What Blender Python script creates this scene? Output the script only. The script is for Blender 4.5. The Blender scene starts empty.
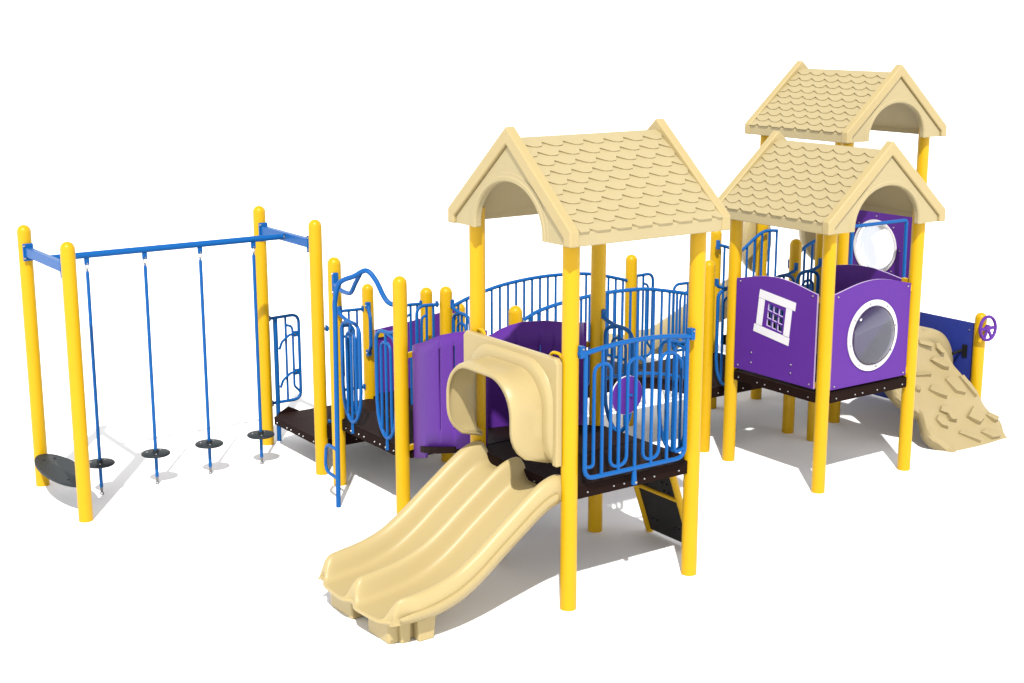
import bpy, bmesh, math
from mathutils import Vector, Matrix
S = bpy.context.scene
C = S.collection
PI = math.pi
R = math.radians
VEC = Vector

# ------------------------------------------------------------------ materials
def mat(name, col, rough=.4, metal=0.0, spec=.5, var=.04, vscale=3.0, bump=0.0, bscale=200.0, coat=0.0):
    m = bpy.data.materials.new(name)
    m.use_nodes = True
    nt = m.node_tree
    b = nt.nodes['Principled BSDF']
    b.inputs['Roughness'].default_value = rough
    b.inputs['Metallic'].default_value = metal
    b.inputs['Specular IOR Level'].default_value = spec
    if coat:
        b.inputs['Coat Weight'].default_value = coat
        b.inputs['Coat Roughness'].default_value = .15
    tc = nt.nodes.new('ShaderNodeTexCoord')
    n = nt.nodes.new('ShaderNodeTexNoise')
    n.inputs['Scale'].default_value = vscale
    n.inputs['Detail'].default_value = 4
    nt.links.new(tc.outputs['Object'], n.inputs['Vector'])
    mx = nt.nodes.new('ShaderNodeMix')
    mx.data_type = 'RGBA'
    mx.inputs['A'].default_value = (*[c * (1 - var) for c in col], 1)
    mx.inputs['B'].default_value = (*[min(1, c * (1 + var)) for c in col], 1)
    nt.links.new(n.outputs['Fac'], mx.inputs['Factor'])
    nt.links.new(mx.outputs['Result'], b.inputs['Base Color'])
    if bump:
        n2 = nt.nodes.new('ShaderNodeTexNoise')
        n2.inputs['Scale'].default_value = bscale
        n2.inputs['Detail'].default_value = 3
        nt.links.new(tc.outputs['Object'], n2.inputs['Vector'])
        bp = nt.nodes.new('ShaderNodeBump')
        bp.inputs['Strength'].default_value = bump
        bp.inputs['Distance'].default_value = .004
        nt.links.new(n2.outputs['Fac'], bp.inputs['Height'])
        nt.links.new(bp.outputs['Normal'], b.inputs['Normal'])
    return m

YEL = mat('yellow_powder_coat', (.44, .258, .0010), .36, spec=.22, bump=.05, bscale=300)
BLU = mat('blue_powder_coat', (.0025, .070, .245), .40, spec=.14, bump=.04, bscale=300)
PUR = mat('purple_plastic', (.071, .017, .186), .5, spec=.12, bump=.06, bscale=350)
PURE = mat('purple_plastic_edge', (.38, .31, .50), .5)
NAV = mat('navy_plastic', (.017, .030, .20), .42, spec=.22, bump=.06, bscale=350)
TAN = mat('tan_moulded_plastic', (.325, .256, .120), .38, spec=.24, bump=.08, bscale=260, var=.03)
TANC = mat('tan_climber_plastic', (.265, .212, .108), .45, spec=.2, bump=.1, bscale=260, var=.04)
TANR = mat('tan_roof_plastic', (.312, .258, .140), .55, spec=.18, bump=.1, bscale=260, var=.04)
WHT = mat('white_plastic', (.55, .54, .55), .35, spec=.3)
RUB = mat('dark_rubber', (.013, .018, .021), .6, spec=.2, bump=.25, bscale=160)
MET = mat('zinc_metal', (.36, .36, .36), .35, metal=1.0)
CHN = mat('galvanised_chain', (.16, .16, .165), .4, metal=.9)
BLK = mat('black_plastic', (.008, .008, .009), .5, spec=.18, bump=.1)
GND = mat('white_ground', (.90, .90, .905), .9, spec=.1, var=.006, vscale=.6)

def deck_material():
    m = bpy.data.materials.new('dark_perforated_deck')
    m.use_nodes = True
    nt = m.node_tree
    b = nt.nodes['Principled BSDF']
    b.inputs['Roughness'].default_value = .55
    b.inputs['Specular IOR Level'].default_value = .02
    tc = nt.nodes.new('ShaderNodeTexCoord')
    vo = nt.nodes.new('ShaderNodeTexVoronoi')
    vo.inputs['Scale'].default_value = 34
    vo.inputs['Randomness'].default_value = 0
    nt.links.new(tc.outputs['Object'], vo.inputs['Vector'])
    cr = nt.nodes.new('ShaderNodeValToRGB')
    cr.color_ramp.elements[0].position = .26
    cr.color_ramp.elements[0].color = (.004, .003, .003, 1)
    cr.color_ramp.elements[1].position = .34
    cr.color_ramp.elements[1].color = (.0165, .0085, .007, 1)
    nt.links.new(vo.outputs['Distance'], cr.inputs['Fac'])
    nt.links.new(cr.outputs['Color'], b.inputs['Base Color'])
    bp = nt.nodes.new('ShaderNodeBump')
    bp.inputs['Strength'].default_value = .5
    bp.inputs['Distance'].default_value = .004
    nt.links.new(vo.outputs['Distance'], bp.inputs['Height'])
    nt.links.new(bp.outputs['Normal'], b.inputs['Normal'])
    return m
DCK = deck_material()
DCS = mat('dark_deck_steel', (.0105, .0052, .0042), .55, spec=.02)

def bubble_material():
    m = bpy.data.materials.new('clear_acrylic_bubble')
    m.use_nodes = True
    nt = m.node_tree
    for n in list(nt.nodes):
        nt.nodes.remove(n)
    out = nt.nodes.new('ShaderNodeOutputMaterial')
    tr = nt.nodes.new('ShaderNodeBsdfTransparent')
    tr.inputs['Color'].default_value = (.50, .53, .59, 1)
    gl = nt.nodes.new('ShaderNodeBsdfGlossy')
    gl.inputs['Roughness'].default_value = .06
    gl.inputs['Color'].default_value = (.55, .57, .62, 1)
    lw = nt.nodes.new('ShaderNodeLayerWeight')
    lw.inputs['Blend'].default_value = .30
    mx = nt.nodes.new('ShaderNodeMixShader')
    mr = nt.nodes.new('ShaderNodeMapRange')
    mr.inputs['To Min'].default_value = .16; mr.inputs['To Max'].default_value = .75
    nt.links.new(lw.outputs['Fresnel'], mr.inputs['Value'])
    nt.links.new(mr.outputs['Result'], mx.inputs['Fac'])
    nt.links.new(tr.outputs['BSDF'], mx.inputs[1])
    nt.links.new(gl.outputs['BSDF'], mx.inputs[2])
    nt.links.new(mx.outputs['Shader'], out.inputs['Surface'])
    return m
BUB = bubble_material()

# ------------------------------------------------------------------ mesh helpers
def fillet(pts, r, n=6):
    pts = [VEC(p) for p in pts]
    out = [pts[0]]
    for i in range(1, len(pts) - 1):
        a, b, c = pts[i - 1], pts[i], pts[i + 1]
        rr = r[i - 1] if isinstance(r, (list, tuple)) else r
        d1 = (a - b); d2 = (c - b)
        l1, l2 = d1.length, d2.length
        d1.normalize(); d2.normalize()
        ang = d1.angle(d2)
        if ang > PI - .02 or rr <= 0:
            out.append(b); continue
        t = min(rr / math.tan(ang / 2), l1 * .49, l2 * .49)
        p0 = b + d1 * t; p1 = b + d2 * t
        for k in range(n + 1):
            s = k / n
            out.append(p0 * (1 - s) ** 2 + b * 2 * s * (1 - s) + p1 * s * s)
    out.append(pts[-1])
    return out

class MB:
    def __init__(self):
        self.v = []; self.f = []; self.mi = []; self.cur = 0
    def add(self, vs, fs):
        o = len(self.v)
        self.v += [tuple(v) for v in vs]
        self.f += [tuple(i + o for i in f) for f in fs]
        self.mi += [self.cur] * len(fs)
    def tube(self, pts, r, seg=10, r1=None, caps=True):
        pts = [VEC(p) for p in pts]
        q = [pts[0]]
        for p in pts[1:]:
            if (p - q[-1]).length > 1e-5: q.append(p)
        pts = q
        n = len(pts)
        tang = []
        for i in range(n):
            t = (pts[min(i + 1, n - 1)] - pts[max(i - 1, 0)]).normalized()
            tang.append(t)
        ref = VEC((0, 0, 1)) if abs(tang[0].z) < .9 else VEC((1, 0, 0))
        x = tang[0].cross(ref).normalized()
        vs, fs = [], []
        for i in range(n):
            t = tang[i]
            x = (x - t * x.dot(t)).normalized()
            y = t.cross(x)
            rr = r if r1 is None else r + (r1 - r) * i / (n - 1)
            for k in range(seg):
                a = 2 * PI * k / seg
                vs.append(pts[i] + x * math.cos(a) * rr + y * math.sin(a) * rr)
        for i in range(n - 1):
            for k in range(seg):
                k2 = (k + 1) % seg
                fs.append((i * seg + k, i * seg + k2, (i + 1) * seg + k2, (i + 1) * seg + k))
        if caps:
            fs.append(tuple(range(seg - 1, -1, -1)))
            fs.append(tuple((n - 1) * seg + k for k in range(seg)))
        self.add(vs, fs)
        return self
    def lathe(self, prof, c, axis=(0, 0, 1), seg=24):
        ax = VEC(axis).normalized()
        ref = VEC((1, 0, 0)) if abs(ax.x) < .9 else VEC((0, 1, 0))
        x = ax.cross(ref).normalized(); y = ax.cross(x)
        c = VEC(c); vs, fs, rings = [], [], []
        for r, h in prof:
            if r < 1e-6:
                rings.append([len(vs)]); vs.append(c + ax * h)
            else:
                rings.append(list(range(len(vs), len(vs) + seg)))
                for k in range(seg):
                    a = 2 * PI * k / seg
                    vs.append(c + ax * h + x * math.cos(a) * r + y * math.sin(a) * r)
        for A, B in zip(rings[:-1], rings[1:]):
            for k in range(seg):
                k2 = (k + 1) % seg
                if len(A) == 1 and len(B) == 1: continue
                if len(A) == 1: fs.append((A[0], B[k2], B[k]))
                elif len(B) == 1: fs.append((A[k], A[k2], B[0]))
                else: fs.append((A[k], A[k2], B[k2], B[k]))
        self.add(vs, fs)
        return self
    def box(self, lo, hi):
        x0, y0, z0 = lo; x1, y1, z1 = hi
        vs = [(x0, y0, z0), (x1, y0, z0), (x1, y1, z0), (x0, y1, z0), (x0, y0, z1), (x1, y0, z1), (x1, y1, z1), (x0, y1, z1)]
        self.add(vs, [(0, 3, 2, 1), (4, 5, 6, 7), (0, 1, 5, 4), (1, 2, 6, 5), (2, 3, 7, 6), (3, 0, 4, 7)])
        return self
    def obox(self, c, ax, ay, az):      # oriented box from half-axes
        c, ax, ay, az = map(VEC, (c, ax, ay, az))
        vs = [c + ax * a + ay * b + az * d for d in (-1, 1) for a, b in ((-1, -1), (1, -1), (1, 1), (-1, 1))]
        self.add(vs, [(0, 3, 2, 1), (4, 5, 6, 7), (0, 1, 5, 4), (1, 2, 6, 5), (2, 3, 7, 6), (3, 0, 4, 7)])
        return self
    def prism(self, pts, ext):          # planar polygon (3-D points) pushed along ext
        n = len(pts); e = VEC(ext)
        vs = [VEC(p) for p in pts] + [VEC(p) + e for p in pts]
        fs = [tuple(range(n - 1, -1, -1)), tuple(range(n, 2 * n))]
        fs += [(i, (i + 1) % n, n + (i + 1) % n, n + i) for i in range(n)]
        self.add(vs, fs)
        return self
    def grid(self, rows, closed=False):
        m = len(rows[0]); vs = [p for r in rows for p in r]; fs = []
        for i in range(len(rows) - 1):
            for j in range(m if closed else m - 1):
                j2 = (j + 1) % m
                fs.append((i * m + j, i * m + j2, (i + 1) * m + j2, (i + 1) * m + j))
        self.add(vs, fs)
        return self
    def build(self, name, m, parent=None, smooth=True, ang=40, bevel=0, solid=0, soff=0.0, sub=0):
        me = bpy.data.meshes.new(name)
        org = VEC((0, 0, 0))
        me.from_pydata(self.v, [], self.f)
        ms = m if isinstance(m, (list, tuple)) else [m]
        for k in ms: me.materials.append(k)
        me.polygons.foreach_set('material_index', [min(i, len(ms) - 1) for i in self.mi])
        bm = bmesh.new(); bm.from_mesh(me)
        bmesh.ops.recalc_face_normals(bm, faces=bm.faces)
        bm.to_mesh(me); bm.free()
        if smooth:
            me.polygons.foreach_set('use_smooth', [True] * len(me.polygons))
            me.set_sharp_from_angle(angle=R(ang))
        o = bpy.data.objects.new(name, me)
        C.objects.link(o)
        if parent: setpar(o, parent)
        if solid:
            k = o.modifiers.new('Solidify', 'SOLIDIFY'); k.thickness = solid; k.offset = soff
        if sub:
            k = o.modifiers.new('Subsurf', 'SUBSURF'); k.levels = sub; k.render_levels = sub
        if bevel:
            k = o.modifiers.new('Bevel', 'BEVEL'); k.width = bevel; k.segments = 3; k.limit_method = 'ANGLE'; k.angle_limit = R(35)
            k.harden_normals = False
        return o

def wloc(o):
    v = VEC(o.location)
    while o.parent:
        o = o.parent; v = v + VEC(o.location)
    return v
def setpar(o, p):
    # parts are modelled in place: shift each mesh so that its own origin sits inside it
    o.parent = p
    me = o.data
    if me is not None and me.users == 1 and not me.get('placed'):
        n = len(me.vertices)
        c = sum((v.co for v in me.vertices), VEC()) / n
        me.transform(Matrix.Translation(-c)); me['placed'] = 1
        o.location = c - wloc(p)
    else:
        o.location = VEC(o.location) - wloc(p)

def thing(name, loc, label, cat, group=None):
    o = bpy.data.objects.new(name, None)
    C.objects.link(o)
    o.empty_display_size = .2
    o.location = loc
    o['label'] = label; o['category'] = cat
    if group: o['group'] = group
    return o
def tag(o, label, cat, group=None):
    o['label'] = label; o['category'] = cat
    if group: o['group'] = group
    return o

_bolt = {}
def bolt(parent, p, n, r=.011, m=None):
    key = (tuple(round(x, 2) for x in n), r)
    if key not in _bolt:
        b = MB().lathe([(r, -.002), (r, .003), (r * .7, .008), (0, .009)], (0, 0, 0), n, 10)
        o = b.build('bolt', m or MET, None)
        _bolt[key] = o.data
        o.data['placed'] = 1
    else:
        o = bpy.data.objects.new('bolt', _bolt[key]); C.objects.link(o)
    o.parent = parent
    o.location = VEC(p) - wloc(parent)
    return o

PR = .0635
def post(parent, u, v, top, dome=True, bot=-.02, r=PR):
    if dome: top += .018
    prof = [(0, bot), (r, bot), (r, top - (r if dome else 0))]
    if dome:
        prof += [(r * math.cos(a), top - r + r * math.sin(a)) for a in [PI / 2 * k / 8 for k in range(1, 8)]] + [(0, top)]
    else:
        prof += [(0, top)]
    return MB().lathe(prof, (u, v, 0), seg=32).build('post', YEL, parent)

def plate(name, outer, holes, o, ax, ay, th, m, parent, edge=None, bevel=0):
    """flat sheet with real holes: 2-D loops in (ax, ay), thickness th along ax x ay"""
    o, ax, ay = VEC(o), VEC(ax), VEC(ay)
    n = ax.cross(ay).normalized()
    bm = bmesh.new()
    es = []
    for loop in [outer] + holes:
        vs = [bm.verts.new(o + ax * a + ay * b) for a, b in loop]
        for i in range(len(vs)):
            es.append(bm.edges.new((vs[i], vs[(i + 1) % len(vs)])))
    bmesh.ops.triangle_fill(bm, use_beauty=True, use_dissolve=False, edges=es)
    bmesh.ops.recalc_face_normals(bm, faces=bm.faces)
    fs = list(bm.faces)
    ret = bmesh.ops.extrude_face_region(bm, geom=fs)
    nv = [g for g in ret['geom'] if isinstance(g, bmesh.types.BMVert)]
    bmesh.ops.translate(bm, verts=nv, vec=n * th)
    bmesh.ops.recalc_face_normals(bm, faces=bm.faces)
    for f in bm.faces:
        f.material_index = 1 if (edge and abs(f.normal.dot(n)) < .5) else 0
    me = bpy.data.meshes.new(name)
    bm.to_mesh(me); bm.free()
    me.materials.append(m)
    if edge: me.materials.append(edge)
    ob = bpy.data.objects.new(name, me); C.objects.link(ob)
    setpar(ob, parent)
    if bevel:
        k = ob.modifiers.new('Bevel', 'BEVEL'); k.width = bevel; k.segments = 2; k.limit_method = 'ANGLE'; k.angle_limit = R(50)
    return ob

def circ(c, r, n=40, ry=None):
    ry = ry or r
    return [(c[0] + r * math.cos(2 * PI * k / n), c[1] + ry * math.sin(2 * PI * k / n)) for k in range(n)]

def deck(parent, u0, u1, v0, v1, top, th=.105, bolts=True, name='deck', cut=.085):
    c = cut
    out = [(u0 + c, v0), (u1 - c, v0), (u1, v0 + c), (u1, v1 - c), (u1 - c, v1), (u0 + c, v1), (u0, v1 - c), (u0, v0 + c)]
    d = MB()
    d.prism([(a, b, top - .006) for a, b in out], (0, 0, .006))
    d.cur = 1
    d.prism([(a, b, top - th) for a, b in out], (0, 0, th - .0065))
    o = d.build(name, [DCK, DCS], parent, smooth=False, bevel=.004)
    if bolts:
        for f in (.14, .34, .42, .58, .66, .86):
            bolt(o, (u0 + (u1 - u0) * f, v0, top - th * .6), (0, -1, 0), .009)
            bolt(o, (u0, v0 + (v1 - v0) * f, top - th * .6), (-1, 0, 0), .009)
    return o

RB, RT = .0135, .0185
def mapper(o, d):
    o = VEC(o); d = VEC(d)
    return lambda s, z: o + d * s + VEC((0, 0, z))

def hoop(parent, o, d, sgn, w, zt, zb, reach, foot=True, name='hoop_railing', cen=None):
    """narrow hanging hoop rail: top bar from the post, tapering U below, inner inverted U and a middle bar"""
    M = mapper(o, VEC(d) * sgn)
    c = cen if cen is not None else reach - w / 2
    a, b = c - w / 2, c + w / 2
    hgt = w * .95
    def bott(x, q=1.0): return zb + hgt * (1 - math.sqrt(max(0, 1 - min(1, abs(x - c) / (w / 2)) ** 1.9)))
    near = max(.05, min(a - .02, .10))
    pts = fillet([M(near, zt + .075), M(near + .01, zt + .03), M(a + w * .3, zt), M(b, zt - .01), M(b, zb + hgt)], [.03, .05, w * .42], 9)
    pts += [M(x, bott(x)) for x in [b - w * k / 24 for k in range(1, 24)]]
    pts += fillet([M(a, zb + hgt), M(a, zt - .04), M(a + w * .42, zt - .005)], .10, 7)
    o1 = MB().tube(pts, RT * .95, 10).build(name, BLU, parent)
    q = w * .25
    e = q * 1.05
    MB().tube(fillet([M(c - e, bott(c - e)), M(c - q, zb + hgt * .75), M(c - q, zt - .10), M(c + q, zt - .10), M(c + q, zb + hgt * .75), M(c + e, bott(c + e))], q * .98, 8), RB, 8).build('inner_loop', BLU, o1)
    MB().tube([M(c, zb), M(c, zt - .005)], RB, 8).build('baluster', BLU, o1)
    if foot:
        f = MB().tube([M(c, zb + .01), M(c, zb - .05), M(c, zb - .11)], .014, 8, .021)
        f.build('foot_clamp', BLU, o1)
        nn = VEC((d[1], -d[0], 0))
        if nn.dot(VEC((-1, -1, 0))) < 0: nn = -nn
        bolt(o1, M(c, zb - .085) + nn * .02, nn, .009)
    MB().obox(M(near - .005, zt + .07), VEC(d) * .012, VEC((-d[1], d[0], 0)) * .022, (0, 0, .04)).build('bracket', BLU, o1, bevel=.004)
    return o1

def halfpanel(parent, o, d, w, zt, zb, name='side_railing'):
    M = mapper(o, d)
    fr = MB().tube(fillet([M(.05, zt - .01), M(w, zt), M(w, zb), M(.05, zb)], .09, 7), RT * .9, 10)
    o1 = fr.build(name, BLU, parent)
    for s in (.36, .62):
        MB().tube([M(w * s, zb), M(w * s, zt)], RB, 8).build('baluster', BLU, o1)
    MB().tube(fillet([M(w * .62, zt - .10), M(w * .8, zt - .12), M(w * .82, zt - .2), M(w * .82, zb + .15), M(w * .98, zb + .08)], .05, 5), RB, 8).build('inner_loop', BLU, o1)
    for z in (zt - .005, zb):
        MB().obox(M(.066, z), VEC(d) * .008, VEC((-d[1], d[0], 0)) * .02, (0, 0, .03)).build('bracket', BLU, o1, bevel=.003)
    return o1

# ------------------------------------------------------------------ roofs
def roof(parent, c, along, zb, name='roof', hl=.765, hw=.80):
    """gabled moulded roof. along = 'u' or 'v' (ridge direction)"""
    zt, za = zb + .115, zb + .800
    if along == 'u':
        T = lambda l, w, z: VEC((c[0] + l, c[1] + w, z))
    else:
        T = lambda l, w, z: VEC((c[0] + w, c[1] + l, z))
    slope_h = za - zt
    bt = .085                                    # barge board thickness
    li = hl - bt
    # shell: two slopes with the eave fascia, hollow below
    sh = MB()
    zr = za - .088; ze = zt - .018
    prof = [(-hw + .012, zb), (-hw + .012, ze), (0, zr), (hw - .012, ze), (hw - .012, zb), (hw - .05, zb), (hw - .05, ze - .04), (0, zr - .055), (-hw + .05, ze - .04), (-hw + .05, zb)]
    sh.grid([[T(-li - .02, w, z) for w, z in prof], [T(li + .02, w, z) for w, z in prof]], closed=True)
    sh.f.append(tuple(range(len(prof)))); sh.mi.append(0)
    sh.f.append(tuple(range(len(prof), 2 * len(prof)))); sh.mi.append(0)
    root = sh.build(name, TANR, parent, smooth=False, bevel=.008)
    # shingle relief
    rows = 10; cols = 7
    for side in (-1, 1):
        t = MB()
        e = VEC(T(0, side * (hw - .012), ze)); rdg = VEC(T(0, 0, zr))
        dn = (e - rdg); L = dn.length; dn.normalize()
        al = (T(1, 0, 0) - T(0, 0, 0)).normalized()
        nr = al.cross(dn); nr = nr if nr.z > 0 else -nr
        rt = (-dn).cross(nr)                     # to the right as seen from outside the slope
        if rt.dot(al) < 0: al = -al
        rh = L / rows; cw = 2 * li / cols
        def scal(q):
            q = max(0.0, min(1.0, q))
            if q < .62: return math.sin(PI / 2 * q / .62) ** 1.25
            if q < .86: return 1.0 - .12 * (q - .62) / .24
            return .88 * (1 - ((q - .86) / .14) ** 1.4)
        for r in range(rows):
            off = (r * .5) % 1.0
            for k in range(-1, cols + 1):
                x0 = -li + (k + off) * cw; x1 = x0 + cw
                a0, a1 = max(x0, -li), min(x1, li)
                if a1 - a0 < .012: continue
                qs = sorted(set([0, .12, .25, .38, .5, .62, .75, .86, .91, .955, .985, 1.0] + [(a0 - x0) / cw, (a1 - x0) / cw]))
                qs = [q for q in qs if (a0 - x0) / cw - 1e-6 <= q <= (a1 - x0) / cw + 1e-6]
                top0, mid, low, und = [], [], [], []
                for q in qs:
                    x = x0 + q * cw
                    d1 = min((r + .78) * rh + rh * .50 * scal(q), L + .006)
                    d0 = max((r - .45) * rh, .0)
                    th = .021
                    base = rdg + al * x
                    top0.append(base + dn * d0 + nr * .001)
                    mid.append(base + dn * (d0 + (d1 - d0) * .9) + nr * (th * .92))
                    low.append(base + dn * d1 + nr * (th * .9))
                    und.append(base + dn * (d1 - .004) - nr * .006)
                t.grid([top0, mid, low, und])
                # side walls of the tile
                for i in (0, -1):
                    t.add([top0[i], mid[i], low[i], und[i], und[i] + (top0[i] - low[i]) * .9], [(0, 1, 2, 3, 4)])
        t.build('shingles', TANR, root, smooth=True, ang=30)
    # gable ends: barge boards, arched infill, arch trim
    ar, az, av = .435, zb + .03, .362
    for s in (-1, 1):
        l0 = s * (hl - bt); ext = T(s * bt, 0, 0) - T(0, 0, 0)
        g = MB()
        drop = .075
        outl = [(-hw, zb), (-hw, zt), (0, za), (hw, zt), (hw, zb), (hw - .085, zb), (hw - .085, zt - .055), (0, za - .13), (-hw + .085, zt - .055), (-hw + .085, zb)]
        g.prism([T(l0, w, z) for w, z in outl], ext)
        go = g.build('barge_board', TAN, root, smooth=False, bevel=.012)
        # arched infill set back 3 cm
        arch = [(-ar, zb)] + [(-ar * math.cos(PI * k / 28), az + av * math.sin(PI * k / 28)) for k in range(29)] + [(ar, zb)]
        big = [(-hw + .084, zb + .002), (-hw + .084, zt - .057), (0, za - .133), (hw - .084, zt - .057), (hw - .084, zb + .002)]
        ax = (T(0, 1, 0) - T(0, 0, 0)); ay = VEC((0, 0, 1))
        if ax.cross(ay).dot(ext) < 0:
            pass
        base = T(l0 + s * .004, 0, 0); base.z = 0
        n = ax.cross(ay).normalized()
        th = bt - .030
        if n.dot(ext) < 0: base = base + ext.normalized() * th
        loop = big[:1] + big[1:] + list(reversed(arch))
        plate('gable_panel', loop, [], base, ax, ay, th, TANR, root, bevel=.01)
        tr = MB()
        wd, tk = .070, .05
        rows_ = []
        pa = [(-ar, zb + .003)] + [(-ar * math.cos(PI * k / 32), az + av * math.sin(PI * k / 32)) for k in range(33)] + [(ar, zb + .003)]
        for i, (w, z) in enumerate(pa):
            an = math.atan2((z - az) * ar / av, w) if z > az + 1e-6 else (PI if w < 0 else 0)
            dx, dz = math.cos(an), math.sin(an)
            lf = l0 + s * (bt - .030)
            rows_.append([T(lf, w - dx * .002, z - dz * .002), T(lf + s * .014, w + dx * .008, z + dz * .008), T(lf + s * .016, w + dx * wd * .5, z + dz * wd * .5), T(lf + s * .009, w + dx * (wd * .5 + .010), z + dz * (wd * .5 + .010)), T(lf + s * .009, w + dx * wd, z + dz * wd), T(lf - s * .004, w + dx * (wd + .012), z + dz * (wd + .012))])
        tr.grid(rows_)
        tr.build('arch_trim', TANR, root, ang=30)
    return root

# ================================================================== SETTING
g = 400
gm = MB()
gm.add([(-g, -g, 0), (g, -g, 0), (g, g, 0), (-g, g, 0)], [(0, 1, 2, 3)])
go = gm.build('ground', GND, None, smooth=False)
go['kind'] = 'structure'

# ================================================================== FRONT TOWER
ft = thing('play_tower', (.61, .61, 0), 'front roofed tower on four yellow posts, nearest the viewer, with blue serpentine railing', 'play tower', 'roofed play towers')
for u, v in ((0, 0), (1.22, 0), (0, 1.22), (1.22, 1.22)):
    post(ft, u, v, 2.93, dome=False)
ft_deck = deck(ft, -.02, 1.24, -.02, 1.24, .965)
roof(ft, (.61, .61), 'u', 2.80)
# loop railing on the near side
M = mapper((0, -.075, 0), (1, 0, 0))
def arcz(u): return 1.985 + .045 * (1 - ((u - .58) / .53) ** 2)
rl = MB().tube([M(.045 + (1.10 - .045) * k / 16, arcz(.045 + (1.10 - .045) * k / 16)) for k in range(17)], RT, 10).build('loop_railing', BLU, ft)
MB().tube(fillet([M(.02, 2.0), M(.085, 1.985), M(.085, 1.03), M(1.07, 1.025), M(1.07, arcz(1.07))], [.04, .09, .09], 8), RT * .95, 10).build('frame', BLU, rl)
for u in (.245, .405, .565, .725, .885):
    MB().tube([M(u, 1.03), M(u, arcz(u))], RB, 8).build('baluster', BLU, rl)
sp = [M(.085, 1.20), M(.10, 1.10), M(.165, 1.13)]
xs = [.165, .325, .485, .645, .805, .965]
path = [M(.09, 1.12), M(.165, 1.11)]
for i, x in enumerate(xs):
    if i % 2 == 0:
        path += [M(x, 1.89)]
    else:
        path += [M(x, 1.89), M(x, 1.075)]
        if i + 1 < len(xs): path += [M(xs[i + 1], 1.075)]
path += [M(1.06, 1.10)]
MB().tube(fillet(path, .079, 8), RB, 8).build('serpentine_bar', BLU, rl)
MB().tube([M(.565, 1.03), M(.565, .97), M(.565, .90)], .015, 10, .024).build('foot_clamp', BLU, rl)
bolt(rl, M(.565, .92) + VEC((0, -.022, 0)), (0, -1, 0), .011)
for u in (.045, 1.115):
    MB().box((u - .02, -.095, 1.96), (u + .02, -.04, 2.05)).build('bracket', BLU, rl, bevel=.005)
    bolt(rl, (u, -.095, 2.03), (0, -1, 0), .008)
# hoops at the ladder side
hp = hoop(ft, (1.23, 1.22, 0), (0, -1, 0), 1, .36, 1.87, .965, .42, cen=.275)
hp2 = hoop(ft, (1.23, 0, 0), (0, 1, 0), 1, .34, 1.87, .965, .42, cen=.25)
DC = (.505, -.04, 1.605)
dsk = MB()
dsk.lathe([(0, .008), (.142, .008), (.148, .006), (.148, -.006), (.142, -.008), (0, -.008)], DC, (0, -1, 0), 48)
dso = dsk.build('spinner_disc', [PUR], ft)
MB().lathe([(.1482, .007), (.1495, .006), (.1495, -.006), (.1482, -.007), (.147, 0), (.1482, .007)], DC, (0, -1, 0), 48).build('rim', WHT, dso)
MB().tube([(DC[0], -.032, DC[2]), (DC[0] + .033, -.07, DC[2])], .010, 8).build('shaft', BLU, dso)
bolt(dso, (DC[0], -.048, DC[2]), (0, -1, 0), .018)
# yellow grab bars above the hood
gb = MB().tube(fillet([VEC((-.03, .05, 1.93)), VEC((-.04, .07, 1.975)), VEC((-.05, .15, 1.975)), VEC((-.05, .18, 1.94))], .05, 6), .013, 8).build('grab_bar', YEL, ft)
gb2 = MB().tube(fillet([VEC((-.03, 1.17, 1.93)), VEC((-.04, 1.15, 1.975)), VEC((-.05, 1.07, 1.975)), VEC((-.05, 1.04, 1.94))], .05, 6), .013, 8).build('grab_bar', YEL, ft)

# ================================================================== INCLINED LADDER BELOW THE TOWER
ld = thing('climbing_ramp', (1.6, .65, 0), 'steep black climbing board between yellow side rails, leaning against the front tower deck', 'climbing ramp')
for v in (.93, .37):
    MB().tube([(1.27, v, .93), (1.60, v, 0)], .030, 12).build('side_rail', YEL, ld)
MB().tube([(1.435, .93, .465), (1.435, .37, .465)], .022, 10).build('rung', YEL, ld)
bd = MB().prism([(1.275, .90, .90), (1.275, .40, .90), (1.585, .40, .03), (1.585, .90, .03)], (.015, 0, .006)).build('board', BLK, ld, smooth=False)
for z, f in ((.62, .36), (.2, .85), (.55, .45)):
    for v in (.82, .76, .54, .48):
        bolt(bd, (1.275 + .31 * f - .006, v, .9 - .87 * f), (-.94, 0, -.33), .009, BLK)

# ================================================================== DOUBLE SLIDE
sl = thing('double_slide', (-.75, .61, 0), 'tan double slide with two parallel chutes and hooded entrance, below the front roof', 'slide', 'tan slides')
rimp = [(.0, 1.055), (-.10, 1.05), (-.20, 1.015), (-.32, .94), (-.45, .845), (-.60, .735), (-.75, .62), (-.88, .535), (-1.0, .478), (-1.15, .435), (-1.30, .41), (-1.42, .395), (-1.50, .386), (-1.545, .382), (-1.565, .38)]
def crm(P, n):
    out = []
    for i in range(len(P) - 1):
        p0, p1, p2, p3 = P[max(i - 1, 0)], P[i], P[i + 1], P[min(i + 2, len(P) - 1)]
        for k in range(n):
            t = k / n
            out.append(tuple(.5 * (2 * b + (c - a) * t + (2 * a - 5 * b + 4 * c - d) * t * t + (3 * b - a - 3 * c + d) * t ** 3) for a, b, c, d in zip(p0, p1, p2, p3)))
    out.append(tuple(P[-1]))
    return out
pathr = crm(rimp, 4)
half = [(.012, -.02), (.004, .035), (.006, .09), (.018, .135), (.040, .160), (.066, .168), (.092, .160), (.114, .136), (.134, .098), (.152, .055), (.172, .022), (.205, .004), (.26, 0), (.34, 0), (.42, 0), (.475, .004), (.508, .022), (.528, .055), (.546, .098), (.563, .140), (.582, .162), (.598, .168)]
vc = .598
cross = half + [(2 * vc - a, b) for a, b in reversed(half[:-1])]
cross = [(a + .012, b) for a, b in cross]
cross = crm(cross, 2)
rows = []
n = len(pathr)
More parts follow.
